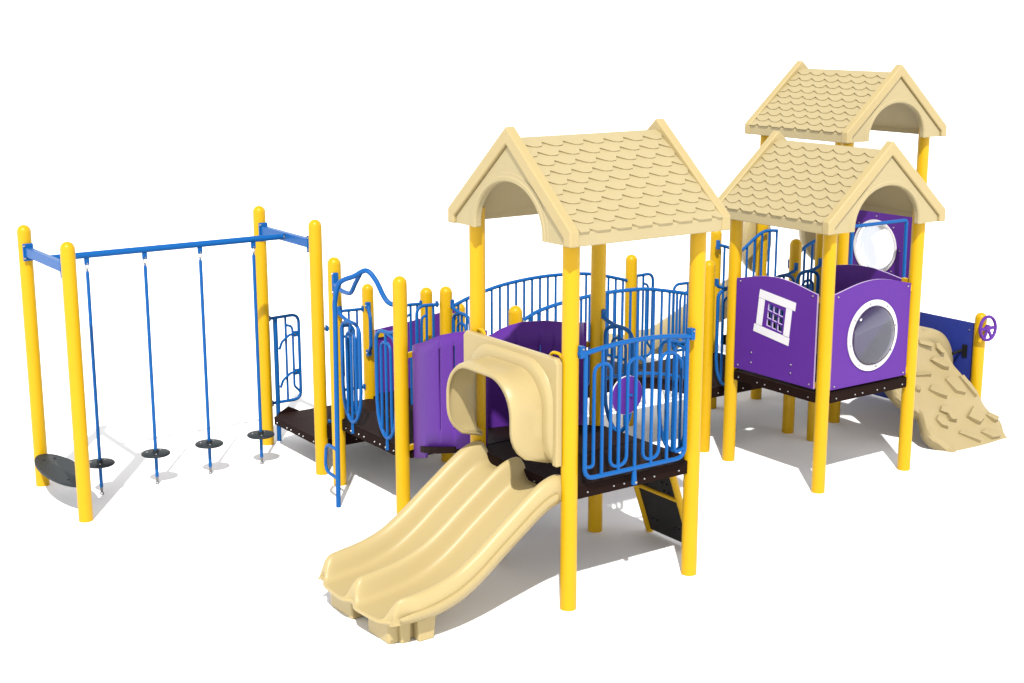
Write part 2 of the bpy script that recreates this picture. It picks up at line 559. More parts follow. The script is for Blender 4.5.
U1 = pathr[-1][0]
for i, (u, z) in enumerate(pathr):
    p0 = pathr[max(i - 1, 0)]; p1 = pathr[min(i + 1, n - 1)]
    t = VEC((p1[0] - p0[0], p1[1] - p0[1])).normalized()
    nx, nz = t.y, -t.x
    if nz < 0: nx, nz = -nx, -nz
    k = 1.0
    d_end = (u - U1)
    if d_end < .10: k = .10 + .90 * math.sqrt(max(0, 1 - (1 - d_end / .10) ** 2))
    if -u < .07: k = min(k, .75 + .25 * math.sqrt(max(0, 1 - (1 + u / .07) ** 2)))
    top, bot = [], []
    for v, h in cross:
        hh = h * k - .168
        if abs(v - .61) > .52 and d_end < .22:     # outer walls draw in towards the exit
            q_ = d_end / .22; q_ = q_ * q_ * (3 - 2 * q_)
            v = .61 + math.copysign(.52 + (abs(v - .61) - .52) * (.30 + .70 * q_), v - .61)
        bul = .045 * (abs(v - .61) / .6) ** 2
        if d_end < .5: bul += .035 * (h / .168) * (1 - d_end / .5)
        if d_end > .3: bul *= max(0, 1 - (d_end - .3) / .4)
        x = u + nx * hh * .85 + bul; zz = z + nz * hh
        top.append(VEC((x, v, zz)))
        vb = .61 + (v - .61) * .97
        edge = max(0, abs(v - .61) / .598 - .9) / .1
        hb = max(min(h, .06) * k - .030, -.034) - .168
        if edge > 0: hb = -.172 - .026 * min(1, d_end / .25)
        bot.append(VEC((u + nx * hb * .85 + bul, vb, z + nz * hb)))
    rows.append((top, bot))
m_ = MB()
tops = [r[0] for r in rows]; bots = [r[1] for r in rows]
L0, B0 = tops[-1], bots[-1]
lip = [[a + (b - a) * f + VEC((-g_, 0, 0)) for a, b in zip(L0, B0)] for f, g_ in ((.15, .010), (.45, .016), (.75, .014), (1.0, .004))]
m_.grid(tops + lip + bots[::-1])
m_.grid([[r[0][0] for r in rows], [r[1][0] for r in rows]])
m_.grid([[r[0][-1] for r in rows], [r[1][-1] for r in rows]])
chute = m_.build('chute', TAN, sl, ang=50)
# outer side skirts with a flange line
for sgn, vv in ((-1, .016), (1, 1.204)):
    sk = MB(); rr = []
    for i, (u, z) in enumerate(pathr[4:-10 if sgn < 0 else -20]):
        q_ = min(1, (len(pathr) - (15 if sgn < 0 else 25) - i) / 9); hq = .35 + .65 * q_
        rr.append([VEC((u, vv - sgn * .006, z - .118)), VEC((u, vv + sgn * (-.006 + .022 * q_), z - .126)), VEC((u + .005, vv + sgn * (-.006 + .022 * q_), z - .126 - .022 * hq)), VEC((u + .02, vv - sgn * .008, z - .126 - .072 * hq))])
    sk.grid(rr).build('side_skirt', TAN, sl, solid=.02, ang=35)
for a, b in ((.20, .50), (.74, 1.08)):
    f = MB().prism([(-1.455, a, 0), (-1.17, a, 0), (-1.14, a, .25), (-1.46, a, .20)], (0, b - a, 0)).build('foot', TAN, sl, smooth=False, bevel=.018)
f2 = MB().prism([(-1.37, .165, 0), (-1.29, .165, 0), (-1.28, .165, .22), (-1.38, .165, .2)], (0, .05, 0)).build('foot', TAN, sl, smooth=False, bevel=.014)
f3 = MB().prism([(-1.25, .12, 0), (-1.12, .12, 0), (-1.09, .12, .26), (-1.26, .12, .24)], (0, .12, 0)).build('foot', TAN, sl, smooth=False, bevel=.014)
MB().box((-1.36, .49, .02), (-1.2, .75, .19)).build('foot', TAN, sl, smooth=False, bevel=.014)
# hood
hz0 = 1.135
def archline(hw, zt, r, n=10):
    c = .61
    pts = [(c - hw, hz0)]
    for k in range(7): pts.append((c - hw, hz0 + (zt - r - hz0) * (k + 1) / 7))
    for k in range(1, n + 1):
        a = PI - PI / 2 * k / n
        pts.append((c - hw + r + r * math.cos(a), zt - r + r * math.sin(a)))
    pts += [(2 * c - a, b) for a, b in reversed(pts[:-1])] if abs(hw - r) < 1e-6 else [(c, zt)] + [(2 * c - a, b) for a, b in reversed(pts)]
    return pts
tiers = [(-.10, .568, 1.914, .31), (-.150, .563, 1.910, .31), (-.182, .548, 1.896, .305), (-.194, .525, 1.876, .30), (-.197, .47, 1.826, .285), (-.205, .463, 1.820, .283), (-.30, .457, 1.814, .28), (-.38, .453, 1.809, .28), (-.425, .449, 1.803, .28), (-.447, .438, 1.792, .276), (-.45, .420, 1.774, .27)]
hrows = []
def kf(z):
    zz = 1.43
    if z >= zz: return 1.0
    q = min(1, (zz - z) / (zz - hz0))
    return .10 + .90 * math.sqrt(max(0, 1 - q ** 2.2))
for (u, hw, zt, r) in tiers:
    al = archline(hw, zt, r)
    hrows.append([VEC((-.05 + (u + .10) * kf(z), v, z)) for v, z in al])
hood = MB().grid(hrows).build('hood', TAN, sl, solid=.022, soff=0, ang=38)
pl_in = archline(.552, 1.90, .30)
loop = [(-.0, hz0), (-.0, 1.955), (1.22, 1.955), (1.22, hz0)]
inn = [(a, b) for a, b in pl_in]
outer = [(0.0, hz0)] + [(0.0, 1.92), (.035, 1.955), (1.185, 1.955), (1.22, 1.92)] + [(1.22, hz0)] + list(reversed(inn))
outer = [(1.22 - a + (.0 if a < .6 else -.03 * (a > 1.17)), b) for a, b in outer]
plate('hood_frame', outer, [], (-.065, 1.22, 0), (0, -1, 0), (0, 0, 1), .055, TAN, hood, bevel=.012)

# ================================================================== BARREL TUNNEL BRIDGE
tb = thing('tunnel_bridge', (.6, 1.83, 0), 'short barrel shaped bridge with curved slotted purple walls behind the double slide hood', 'bridge')
def qu(ua, um, ub, t): return ua * (1 - t) * (1 - 2 * t) + um * 4 * t * (1 - t) + ub * t * (2 * t - 1)
def lerp_tab(tab, t):
    for (a, x), (b, y) in zip(tab[:-1], tab[1:]):
        if a <= t <= b: return x + (y - x) * (t - a) / (b - a)
    return tab[-1][1] if t > tab[-1][0] else tab[0][1]
def curved_wall(par, ua, um, ub, top, bot, slots, sl_lo, sl_hi, sw=.009):
    N = 44
    m = MB(); vid = {}
    edges = [k / N for k in range(N + 1)]
    for s in slots: edges += [s - sw, s + sw]
    edges = sorted(set(edges))
    # drop grid lines that fall inside a slot
    edges = [e for e in edges if not any(abs(e - s) < sw * .99 for s in slots)]
    def pt(t, z):
        v = 2.42 - 1.18 * t
        return VEC((qu(ua, um, ub, t), v, z))
    vs, fs = [], []
    def V_(t, z):
        key = (round(t, 5), round(z, 5))
        if key not in vid:
            vid[key] = len(vs); vs.append(pt(t, z))
        return vid[key]
    for a, b in zip(edges[:-1], edges[1:]):
        mid = (a + b) / 2
        slot = any(abs(mid - s) < sw for s in slots)
        za = [lerp_tab(bot, a), lerp_tab(bot, a) + sl_lo, lerp_tab(top, a) - sl_hi, lerp_tab(top, a)]
        zb_ = [lerp_tab(bot, b), lerp_tab(bot, b) + sl_lo, lerp_tab(top, b) - sl_hi, lerp_tab(top, b)]
        for k in range(3):
            if slot and k == 1: continue
            fs.append((V_(a, za[k]), V_(b, zb_[k]), V_(b, zb_[k + 1]), V_(a, za[k + 1])))
    m.add(vs, fs)
    return m.build('wall_panel', [PUR], par, solid=.019, soff=0, ang=30)
ow = curved_wall(tb, .12, -.06, .10, [(0, 1.565), (.09, 1.605), (.43, 1.728), (.62, 1.825), (.77, 1.876), (.89, 1.905), (1, 1.925)], [(0, .56), (.09, .59), (.42, .71), (.43, .785), (.46, .80), (.76, .885), (1, .95)], (.609, .755, .88), .17, .11)
iw = curved_wall(tb, .90, 1.33, 1.1, [(0, 1.562), (.02, 1.572), (.056, 1.62), (.11, 1.662), (.184, 1.70), (.33, 1.727), (.47, 1.735), (.70, 1.774), (.93, 1.85), (1, 1.86)], [(0, .46), (.5, .70), (1, .93)], (.15, .30, .41, .54, .68), .14, .22, .005)
bolt(ow, (.145, 2.37, 1.53), (-1, .3, 0), .016)
bolt(ow, (.145, 2.37, .64), (-1, .3, 0), .012)
rp = MB()
rr = []
for k in range(11):
    t = k / 10
    v = 2.40 - 1.14 * t; z = .70 + .265 * t
    ul = qu(.15, -.12, .10, t) + .03
    rr.append([VEC((ul, v, z)), VEC((1.1, v, z)), VEC((1.1, v, z - .055)), VEC((ul, v, z - .055))])
rp.grid(rr, closed=True)
rp.build('ramp_deck', DCS, tb, smooth=False)
for p0, p1 in (((.03, 2.40, 1.50), (.12, 2.42, 1.50)), ((1.16, 2.42, 1.53), (1.05, 2.42, 1.53)), ((1.19, 1.30, 1.66), (1.13, 1.28, 1.66)), ((.03, 2.40, .66), (.12, 2.42, .66))):
    MB().obox((VEC(p0) + VEC(p1)) / 2, (VEC(p1) - VEC(p0)) / 2, (0, .016, 0), (0, 0, .024)).build('bracket', YEL, tb, bevel=.004)

# ================================================================== LANDING PLATFORM
lp = thing('landing_platform', (.61, 3.04, 0), 'low dark platform with two hanging blue hoop rails, left of the purple tunnel walls', 'platform')
post(lp, .005, 3.625, 2.185); post(lp, 0, 2.43, 2.185); post(lp, 1.255, 3.67, 1.77); post(lp, 1.22, 2.43, 1.785)
deck(lp, 0.0, 1.24, 2.41, 3.63, .66)
hoop(lp, (0, 3.625, 0), (0, -1, 0), 1, .34, 1.645, .69, .56, cen=.295)
hoop(lp, (0, 2.43, 0), (0, 1, 0), 1, .34, 1.665, .69, .34, cen=.26)
halfpanel(lp, (1.235, 3.70, 0), (-1, 0, 0), .30, 1.62, .75)
hoop(lp, (1.29, 3.67, 0), (0, -1, 0), 1, .30, 1.55, .75, .34, cen=.23)
st = MB().box((.06, 3.64, .37), (1.2, 4.02, .505)).build('step', DCS, lp, smooth=False, bevel=.005)
for u in (.2, .28):
    bolt(st, (u, 3.64, .41), (0, -1, 0), .008)

# ================================================================== ENTRANCE PLATFORM
ep = thing('entrance_platform', (1.2, 4.63, 0), 'lowest dark step platform with blue half railings, right of the hanging step frame', 'platform')
post(ep, 1.25, 4.03, 1.705); post(ep, 1.245, 5.22, 1.56); post(ep, 2.43, 5.24, 1.21)
deck(ep, 0.0, 1.24, 3.98, 5.10, .345, .075)
deck(ep, 1.25, 2.43, 3.98, 5.24, .345, .075, bolts=False)
MB().prism([(.10, 5.11, .27), (.10, 5.11, .345), (.22, 5.11, .40), (.33, 5.11, .345), (.33, 5.11, .27)], (0, .02, 0)).build('step_side', DCS, ep, smooth=False)
hpn = halfpanel(ep, (.04, 5.27, 0), (1, 0, 0), .40, 1.335, .42)
MB().tube([(.17, 5.27, 0), (.17, 5.27, 1.33)], .024, 10).build('leg', BLU, hpn)
for z in (1.13, .72):
    MB().tube(fillet([VEC((.20, 5.25, z - .14)), VEC((.22, 5.23, z - .06)), VEC((.32, 5.25, z)), VEC((.42, 5.27, z))], .04, 5), RB, 8).build('hand_loop', BLU, hpn)
    MB().box((.36, 5.25, z - .03), (.42, 5.285, z + .03)).build('bracket', BLU, hpn, bevel=.004)
    bolt(hpn, (.385, 5.25, z), (0, -1, 0), .010)
halfpanel(ep, (1.245, 5.22, 0), (-1, 0, 0), .38, 1.32, .45)
halfpanel(ep, (.05, 4.02, 0), (1, 0, 0), .36, 1.45, .5)
halfpanel(ep, (1.25, 4.03, 0), (-1, 0, 0), .30, 1.57, .5)
hd = MB().tube(fillet([VEC((1.20, 5.14, 1.36)), VEC((1.17, 5.04, 1.25)), VEC((1.17, 5.04, .93)), VEC((1.20, 5.14, .84))], .06, 6), .019, 10).build('grab_handle', BLU, ep)
for z in (1.36, .84):
    MB().box((1.175, 5.12, z - .035), (1.225, 5.165, z + .035)).build('bracket', BLU, hd, bevel=.006)
    bolt(hd, (1.175, 5.14, z), (-1, 0, 0), .010)
fp = plate('wall_panel', [(1.335, .30), (2.36, .30), (2.36, 1.155), (2.33, 1.175), (1.8, 1.10), (1.335, 1.06)], [], (0, 5.25, 0), (1, 0, 0), (0, 0, 1), .019, PUR, ep, edge=PURE)
for u, z in ((1.40, 1.0), (2.34, 1.1)):
    MB().box((u - .06, 5.205, z - .025), (u + .05, 5.229, z + .025)).build('bracket', YEL, fp, bevel=.004)

# ================================================================== HANGING STEP FRAME
hf = thing('overhead_frame', (-1.16, 4.63, 0), 'tall frame of four yellow posts joined by blue overhead beam, hanging foot discs underneath', 'climbing frame')
for u, v in ((-2.338, 5.24), (-2.338, 4.02), (.022, 5.235), (.022, 4.02)):
    post(hf, u, v, 2.49)
for u in (-2.338, .022):
    a = MB().box((u - .03, 4.02, 2.225), (u + .03, 5.24, 2.31)).build('cross_arm', BLU, hf, smooth=False, bevel=.006)
    for v, s in ((5.165, 1), (4.095, -1)):
        MB().box((u - .048, v - .012 * s - .01, 2.185), (u + .048, v - .012 * s + .01, 2.345)).build('bracket', BLU, a, bevel=.006)
        for z in (2.21, 2.325):
            bolt(a, (u - .035, v - .012 * s - .011, z), (0, -1, 0), .011)
bm_ = MB().tube([(-2.30, 4.63, 2.275), (-.02, 4.63, 2.275)], .030, 18).build('beam', BLU, hf)
bolt(bm_, (-.015, 4.60, 2.275), (0, -1, 0), .012)
POD = [-1.975, -1.430, -.885, -.336]
for u in POD:
    cl = MB().box((u - .022, 4.617, 2.185), (u + .022, 4.643, 2.25)).build('clevis', BLU, bm_, bevel=.004)
    bolt(cl, (u, 4.617, 2.20), (0, -1, 0), .009)
bp = MB()
bp.lathe([(0, .295), (.985, .295), (1.0, .303), (1.0, .315), (.985, .322), (0, .322)], (0, 0, 0), seg=56)
bp.v = [(-2.338 + x * .178, 4.63 + y * .565, z) for x, y, z in bp.v]
bpo = bp.build('balance_plate', RUB, hf, ang=50)
for v in (4.28, 4.98):
    for du in (-.05, .05):
        bolt(bpo, (-2.338 + du, v, .322), (0, 0, 1), .012, BLK)
PODLAB = ['hanging foot disc on blue rod, leftmost of four, next to the front left yellow post',
          'hanging foot disc on blue rod, second from left under the blue beam',
          'hanging foot disc on blue rod, third from left under the blue beam',
          'hanging foot disc on blue rod, rightmost of four, just before the back right yellow post']
def torus(m, c, ax, r, t, seg=16, s2=6, stretch=1.0):
    ax = VEC(ax).normalized(); ref = VEC((0, 0, 1)); x = ref - ax * ref.dot(ax); x.normalize(); y = ax.cross(x)
    pts = [VEC(c) + x * math.cos(2 * PI * k / seg) * r * stretch + y * math.sin(2 * PI * k / seg) * r for k in range(seg)]
    rows = []
    for k in range(seg):
        p = pts[k]; d = (p - VEC(c)).normalized()
        rows.append([p + d * math.cos(2 * PI * j / s2) * t + ax * math.sin(2 * PI * j / s2) * t for j in range(s2)])
    rows.append(rows[0])
    m.grid(rows, closed=True)
def pod(u):
    t = thing('hanging_foot_disc', (u, 4.63, 0), '', 'swing step', 'hanging foot discs under the blue beam')
    MB().tube([(u, 4.63, .075), (u, 4.63, .33), (u, 4.63, 2.09)], .0165, 12).build('rod', BLU, t)
    MB().lathe([(.0165, 0), (.0165, .02), (.009, .045), (0, .045)], (u, 4.63, 2.09), seg=12).build('rod_tip', BLU, t)
    m = MB()
    torus(m, (u, 4.63, 2.165), (0, 1, 0), .015, .0042, stretch=1.5)
    m.build('chain_link', CHN, t)
    m = MB(); torus(m, (u, 4.63, 2.132), (1, 0, 0), .013, .004, stretch=1.5)
    m.build('chain_link', CHN, t)
    d = MB().lathe([(0, .295), (.128, .295), (.136, .302), (.136, .312), (.128, .319), (.03, .319), (.026, .345), (0, .345)], (u, 4.63, 0), seg=40).build('foot_disc', RUB, t, ang=50)
    for a in (.6, 2.7, 4.4):
        bolt(d, (u + .08 * math.cos(a), 4.63 + .08 * math.sin(a), .319), (0, 0, 1), .008)
    m = MB().tube([(u, 4.63, .022), (u, 4.63, .078)], .013, 10)
    torus(m, (u, 4.63, .012), (.4, 1, 0), .014, .005)
    m.build('ground_anchor', CHN, t)
    return t
p0 = pod(POD[0]); p0['label'] = PODLAB[0]
for i in (1, 2, 3):
    c = p0.copy(); C.objects.link(c); c.location.x = POD[i]; c['label'] = PODLAB[i]
    for ch in list(p0.children):
        d = ch.copy(); C.objects.link(d); d.parent = c
        for gch in list(ch.children):
            e = gch.copy(); C.objects.link(e); e.parent = d

# ================================================================== BENT CLIMBING POLE
cp = thing('climbing_pole', (-.32, 3.045, 0), 'bent blue tube climbing pole rising from the ground and swooping over to the yellow post', 'climbing pole')
MB().tube([VEC((-.324, 3.048, -.02)), VEC((-.317, 3.039, 1.0))] + [VEC(p) for p in crm([(-.312, 3.033, 1.80), (-.31, 3.03, 1.93), (-.29, 2.975, 2.09), (-.225, 2.83, 2.165), (-.165, 2.715, 2.225), (-.12, 2.635, 2.15), (-.085, 2.555, 2.01), (-.055, 2.50, 1.955), (-.0, 2.43, 1.945)], 8)], .0225, 14).build('pole', BLU, cp)
MB().tube([VEC(p) for p in crm([(-.03, 3.55, 1.97), (-.08, 3.38, 1.95), (-.10, 3.22, 1.945), (-.112, 3.10, 1.965), (-.122, 3.0, 2.06), (-.138, 2.85, 2.195)], 8)], .0205, 12).build('brace', BLU, cp)
MB().tube(fillet([VEC(p) for p in [(-.324, 3.048, .545), (-.31, 3.28, .545), (-.31, 3.31, .28), (-.324, 3.048, .27)]], .09, 8), .016, 10).build('foot_loop', BLU, cp)
bk = MB().box((-.055, 3.535, 1.87), (.0, 3.572, 2.07)).build('bracket', BLU, cp, bevel=.006)
for z in (1.89, 2.06): bolt(bk, (-.055, 3.553, z), (-1, 0, 0), .012)

# ================================================================== ARCHED BRIDGE
ab = thing('arched_bridge', (2.41, 3.04, 0), 'arched walkway with two curved blue baluster railings, behind the front tower', 'bridge')
def dz(u): return .665 + .25 * (1 - ((u - 2.41) / 1.17) ** 2)
rr = []
for k in range(25):
    u = 1.25 + 2.32 * k / 24
    rr.append([VEC((u, 2.49, dz(u))), VEC((u, 3.58, dz(u))), VEC((u, 3.58, dz(u) - .12)), VEC((u, 2.49, dz(u) - .12))])
MB().grid(rr, closed=True).build('walkway', DCK, ab, smooth=False)
for v, zc in ((2.43, [(1.30, 1.65), (1.48, 1.72), (1.74, 1.765), (2.0, 1.79), (2.3, 1.805), (2.58, 1.80), (2.83, 1.78), (3.33, 1.68), (3.55, 1.63)]), (3.64, [(1.28, 1.57), (1.51, 1.65), (1.88, 1.73), (2.27, 1.765), (2.65, 1.765), (3.05, 1.73), (3.43, 1.64), (3.62, 1.58)])):
    zc2 = crm(zc, 6)
    r_ = MB().tube([VEC((a, v, b)) for a, b in zc2], RT, 10).build('railing', BLU, ab)
    MB().tube([VEC((1.30 + 2.22 * k / 20, v, dz(1.30 + 2.22 * k / 20) + .05)) for k in range(21)], RT * .9, 10).build('bottom_rail', BLU, r_)
    for k in range(22):
        u = 1.38 + .1 * k
        MB().tube([(u, v, dz(u) + .05), (u, v, lerp_tab(zc2, u))], RB * .95, 8).build('baluster', BLU, r_)
    for u, z in (zc[0], zc[-1]):
        MB().box((u - .02, v - .014, z - .03), (u + .02, v + .014, z + .03)).build('bracket', BLU, r_, bevel=.005)
        bolt(r_, (u, v - .014, z), (0, -1, 0), .010)

# ================================================================== MIDDLE PLATFORM
mp = thing('middle_platform', (4.2, 3.04, 0), 'open dark platform with blue railings at the far end of the arched bridge', 'platform')
post(mp, 3.595, 2.43, 1.975); post(mp, 3.59, 3.64, 1.87); post(mp, 4.805, 2.42, 2.085); post(mp, 4.805, 3.635, 2.05)
deck(mp, 3.58, 4.82, 2.41, 3.65, .66)
hoop(mp, (3.595, 2.36, 0), (1, 0, 0), 1, .30, 1.70, .69, .36, cen=.22)
hoop(mp, (4.805, 2.36, 0), (-1, 0, 0), 1, .30, 1.75, .69, .36, cen=.22)
halfpanel(mp, (3.59, 3.70, 0), (1, 0, 0), .36, 1.64, .72)
halfpanel(mp, (4.805, 3.70, 0), (-1, 0, 0), .55, 1.48, .72)
for v, pts in ((3.52, [(4.73, 1.905), (4.86, 1.87), (5.02, 1.81), (5.10, 1.81), (5.30, 1.935), (5.45, 1.995), (5.64, 1.985)]), (2.52, [(4.83, 1.82), (4.93, 1.90), (5.05, 1.98), (5.25, 2.045), (5.45, 2.04)])):
    c2 = crm(pts, 5)
    r_ = MB().tube([VEC((a, v, b)) for a, b in c2], RT, 10).build('stair_railing', BLU, mp)
    for k in range(8):
        u = pts[0][0] + .1 + .115 * k
        if u > pts[-1][0] + .01: break
        MB().tube([(u, v, .75 + max(0, u - 4.8) * .8), (u, v, lerp_tab(c2, u))], RB, 8).build('baluster', BLU, r_)
    MB().box((pts[0][0] - .015, v - .02, pts[0][1] - .05), (pts[0][0] + .015, v + .02, pts[0][1] + .05)).build('bracket', BLU, r_, bevel=.004)
for k in range(2):
    MB().box((4.84 + .33 * k, 2.5, .66 + .2 * k + .1), (5.19 + .33 * k, 3.55, .66 + .2 * (k + 1))).build('stair', DCS, mp, smooth=False, bevel=.005)

# ================================================================== MIDDLE ROOFED TOWER
mt = thing('play_tower', (4.19, 1.45, 0), 'middle roofed tower with purple window panel and round clear bubble panel', 'play tower', 'roofed play towers')
for u, v in ((3.59, .835), (4.80, .835), (3.595, 2.06), (4.805, 2.06)):
    post(mt, u, v, 2.60, dome=False)
deck(mt, 3.55, 4.83, .795, 2.09, .955, .095, cut=.115)
roof(mt, (4.2, 1.447), 'v', 2.473)
# window panel (facing the viewer, left)
def topcurve(lo, hi, ze, zm, n=24):
    out = []
    for k in range(n + 1):
        t = k / n
        out.append((lo + (hi - lo) * t, ze + (zm - ze) * (math.sin(PI * t) ** 1.15)))
    return out
tc = topcurve(.925, 1.985, 1.883, 1.965)
outer = [(1.985, .985), (.925, .985)] + tc
# 3x3 panes as real holes, slightly crooked
def win(a, b):          # a: 0..1 from left (v large) to right, b: 0..1 bottom to top
    v = 1.560 + (1.345 - 1.560) * a + (.018 * (b - .5)) * -1
    z = 1.478 + b * .228 - a * .040
    return (v, z)
holes = []
for i in range(3):
    for j in range(3):
        a0, a1 = i / 3 + .028, (i + 1) / 3 - .028
        b0, b1 = j / 3 + .028, (j + 1) / 3 - .028
        holes.append([win(a0, b0), win(a1, b0), win(a1, b1), win(a0, b1)])
W0 = 3.575
wp = plate('window_panel', [(-v, z) for v, z in outer], [[(-v, z) for v, z in h] for h in holes], (W0 - .0, 0, 0), (0, -1, 0), (0, 0, 1), .019, PUR, mt, edge=PURE)
def trim(name, poly):
    return plate(name, [(-v, z) for v, z in poly], [], (W0 - .010, 0, 0), (0, -1, 0), (0, 0, 1), .012, WHT, wp)
trim('lintel', [(1.675, 1.742), (1.195, 1.682), (1.185, 1.762), (1.66, 1.822)])
trim('sill', [(1.735, 1.40), (1.262, 1.335), (1.252, 1.412), (1.722, 1.475)])
trim('jamb', [(1.700, 1.476), (1.622, 1.466), (1.592, 1.728), (1.672, 1.738)])
trim('jamb', [(1.335, 1.428), (1.258, 1.418), (1.232, 1.684), (1.308, 1.694)])
for v, z in ((.98, 1.86), (1.93, 1.86), (.98, 1.02), (1.93, 1.02), (1.22, 1.08), (1.75, 1.08), (1.22, 1.16), (1.75, 1.18)):
    bolt(wp, (W0 - .019, v, z), (-1, 0, 0), .010)
for v in (.905, 2.0):
    for z in (1.83, 1.02):
        MB().box((W0 + .0, v - .028, z - .03), (W0 + .03, v + .028, z + .03)).build('bracket', YEL, wp, bevel=.004)
# bubble panel (right)
tc = topcurve(3.665, 4.715, 1.885, 1.972)
outer = [(4.715, .98), (3.665, .98)] + tc
BC = (4.20, 1.44)
bpn = plate('bubble_panel', outer, [circ(BC, .295)], (0, .832, 0), (1, 0, 0), (0, 0, 1), .019, PUR, mt, edge=PURE)
plate('ring', circ(BC, .342, 56), [circ(BC, .287, 56)], (0, .812, 0), (1, 0, 0), (0, 0, 1), .014, WHT, bpn, bevel=.003)
for k in range(8):
    a = 2 * PI * k / 8 + .2
    bolt(bpn, (BC[0] + .316 * math.cos(a), .797, BC[1] + .316 * math.sin(a)), (0, -1, 0), .009)
bb = MB()
rb = .287
bb.lathe([(rb, 0)] + [(rb * math.cos(PI / 2 * k / 14), .10 * math.sin(PI / 2 * k / 14)) for k in range(1, 14)] + [(0, .10)], (BC[0], .80, BC[1]), (0, -1, 0), 48)
bb.build('bubble', BUB, bpn)
for u, z in ((3.71, 1.86), (4.67, 1.86), (3.71, 1.01), (4.67, 1.01)):
    bolt(bpn, (u, .812, z), (0, -1, 0), .010)
for u in (3.645, 4.735):
    for z in (1.83, 1.02):
        MB().box((u - .028, .817, z - .03), (u + .028, .845, z + .03)).build('bracket', YEL, bpn, bevel=.004)
# far side panel, seen from inside
tc = topcurve(.93, 1.98, 1.885, 1.95)
ip = plate('side_panel', [(-v, z) for v, z in [(1.98, .98), (.93, .98)] + tc], [], (4.80, 0, 0), (0, -1, 0), (0, 0, 1), .019, PUR, mt, edge=PURE)
MB().box((4.76, .90, 1.86), (4.80, .97, 1.91)).build('bracket', YEL, ip, bevel=.004)
hoop(mt, (4.80, 2.0, 0), (-1, 0, 0), 1, .30, 1.85, 1.0, .36, cen=.24)

# ================================================================== BACK TOWER
bt = thing('play_tower', (6.13, 3.03, 0), 'back roofed tower, highest and farthest, with purple bubble panel under its roof', 'play tower', 'roofed play towers')
for u, v in ((5.52, 2.42), (6.74, 2.42), (5.52, 3.637), (6.74, 3.637)):
    post(bt, u, v, 3.22, dome=False)
deck(bt, 5.50, 6.76, 2.40, 3.66, 1.27)
roof(bt, (6.13, 3.03), 'v', 3.078)
BC2 = (3.01, 1.765)
bpl = plate('bubble_panel', [(-v, z) for v, z in [(3.57, 1.28), (2.49, 1.28), (2.49, 2.30), (3.57, 2.30)]], [[(-a, b) for a, b in circ(BC2, .295)]], (6.74, 0, 0), (0, -1, 0), (0, 0, 1), .019, PUR, bt, edge=PURE)
plate('ring', [(-a, b) for a, b in circ(BC2, .318, 56)], [[(-a, b) for a, b in circ(BC2, .287, 56)]], (6.720, 0, 0), (0, -1, 0), (0, 0, 1), .014, WHT, bpl, bevel=.003)
b2 = MB().lathe([(rb, 0)] + [(rb * math.cos(PI / 2 * k / 14), .06 * math.sin(PI / 2 * k / 14)) for k in range(1, 14)] + [(0, .06)], (6.765, BC2[0], BC2[1]), (1, 0, 0), 48)
b2.build('bubble', BUB, bpl)
for k in range(8):
    a = 2 * PI * k / 8
    bolt(bpl, (6.721, BC2[0] + .36 * math.cos(a), BC2[1] + .36 * math.sin(a)), (-1, 0, 0), .010)
MB().tube(fillet([VEC((5.655, 2.42, 1.30)), VEC((5.655, 2.42, 2.0)), VEC((5.665, 2.42, 2.16)), VEC((6.53, 2.42, 2.16)), VEC((6.545, 2.42, 1.30))], [.01, .03, .03], 4), .0205, 12).build('entry_frame', BLU, bt)

plate('stair_panel', [(-3.55, .66), (-2.5, .66), (-2.5, 1.22), (-3.55, 1.22)], [], (5.49, 0, 0), (0, -1, 0), (0, 0, 1), .019, NAV, bt)

# ================================================================== ROCK CLIMBER
rc = thing('rock_climber', (6.1, 1.3, 0), 'tan sloping rock climber with raised hand holds, beside the middle tower', 'climbing wall')
prof = [(.905, -.01), (.93, .015), (1.0, .085), (1.12, .20), (1.24, .36), (1.36, .47), (1.50, .60), (1.60, .685), (1.655, .775), (1.69, .90), (1.715, 1.03), (1.745, 1.12), (1.80, 1.15), (1.95, 1.15)]
lft = [(.9, 5.665), (.928, 5.655), (.96, 5.64), (.993, 5.611), (1.03, 5.58), (1.059, 5.537), (1.10, 5.51), (1.141, 5.504), (1.18, 5.52), (1.215, 5.535), (1.25, 5.545), (1.28, 5.53), (1.318, 5.494), (1.373, 5.43), (1.446, 5.38), (1.52, 5.37), (1.8, 5.40), (2.2, 5.42)]
rgt = [(.9, 6.575), (.935, 6.55), (.98, 6.56), (1.03, 6.60), (1.075, 6.615), (1.115, 6.585), (1.154, 6.538), (1.20, 6.50), (1.24, 6.497), (1.285, 6.508), (1.35, 6.525), (1.42, 6.522), (1.485, 6.47), (1.56, 6.46), (1.635, 6.445), (1.67, 6.42), (1.694, 6.28), (1.712, 6.065), (1.745, 6.05), (1.95, 6.0)]
pp = crm(prof, 8)
rows = []
for v, z in pp:
    a, b = lerp_tab(lft, v), lerp_tab(rgt, v)
    row = [VEC((a - .02, v + .05, z - .10)), VEC((a - .012, v + .03, z - .045)), VEC((a - .020, v + .01, z - .030)), VEC((a - .004, v, z + .012)), VEC((a + .020, v, z + .016)), VEC((a + .034, v, z - .002))]
    for k in range(13):
        t = (k + .5) / 13
        u = a + .045 + (b - a - .075) * t
        row.append(VEC((u, v, z + .012 * math.sin(7 * u + 3 * v) * math.sin(9 * v))))
    row += [VEC((b, v, z - .005)), VEC((b + .008, v + .03, z - .05)), VEC((b + .004, v + .06, z - .11))]
    rows.append(row)
face = MB().grid(rows).build('climbing_face', TANC, rc, solid=.02, soff=-1, ang=50)
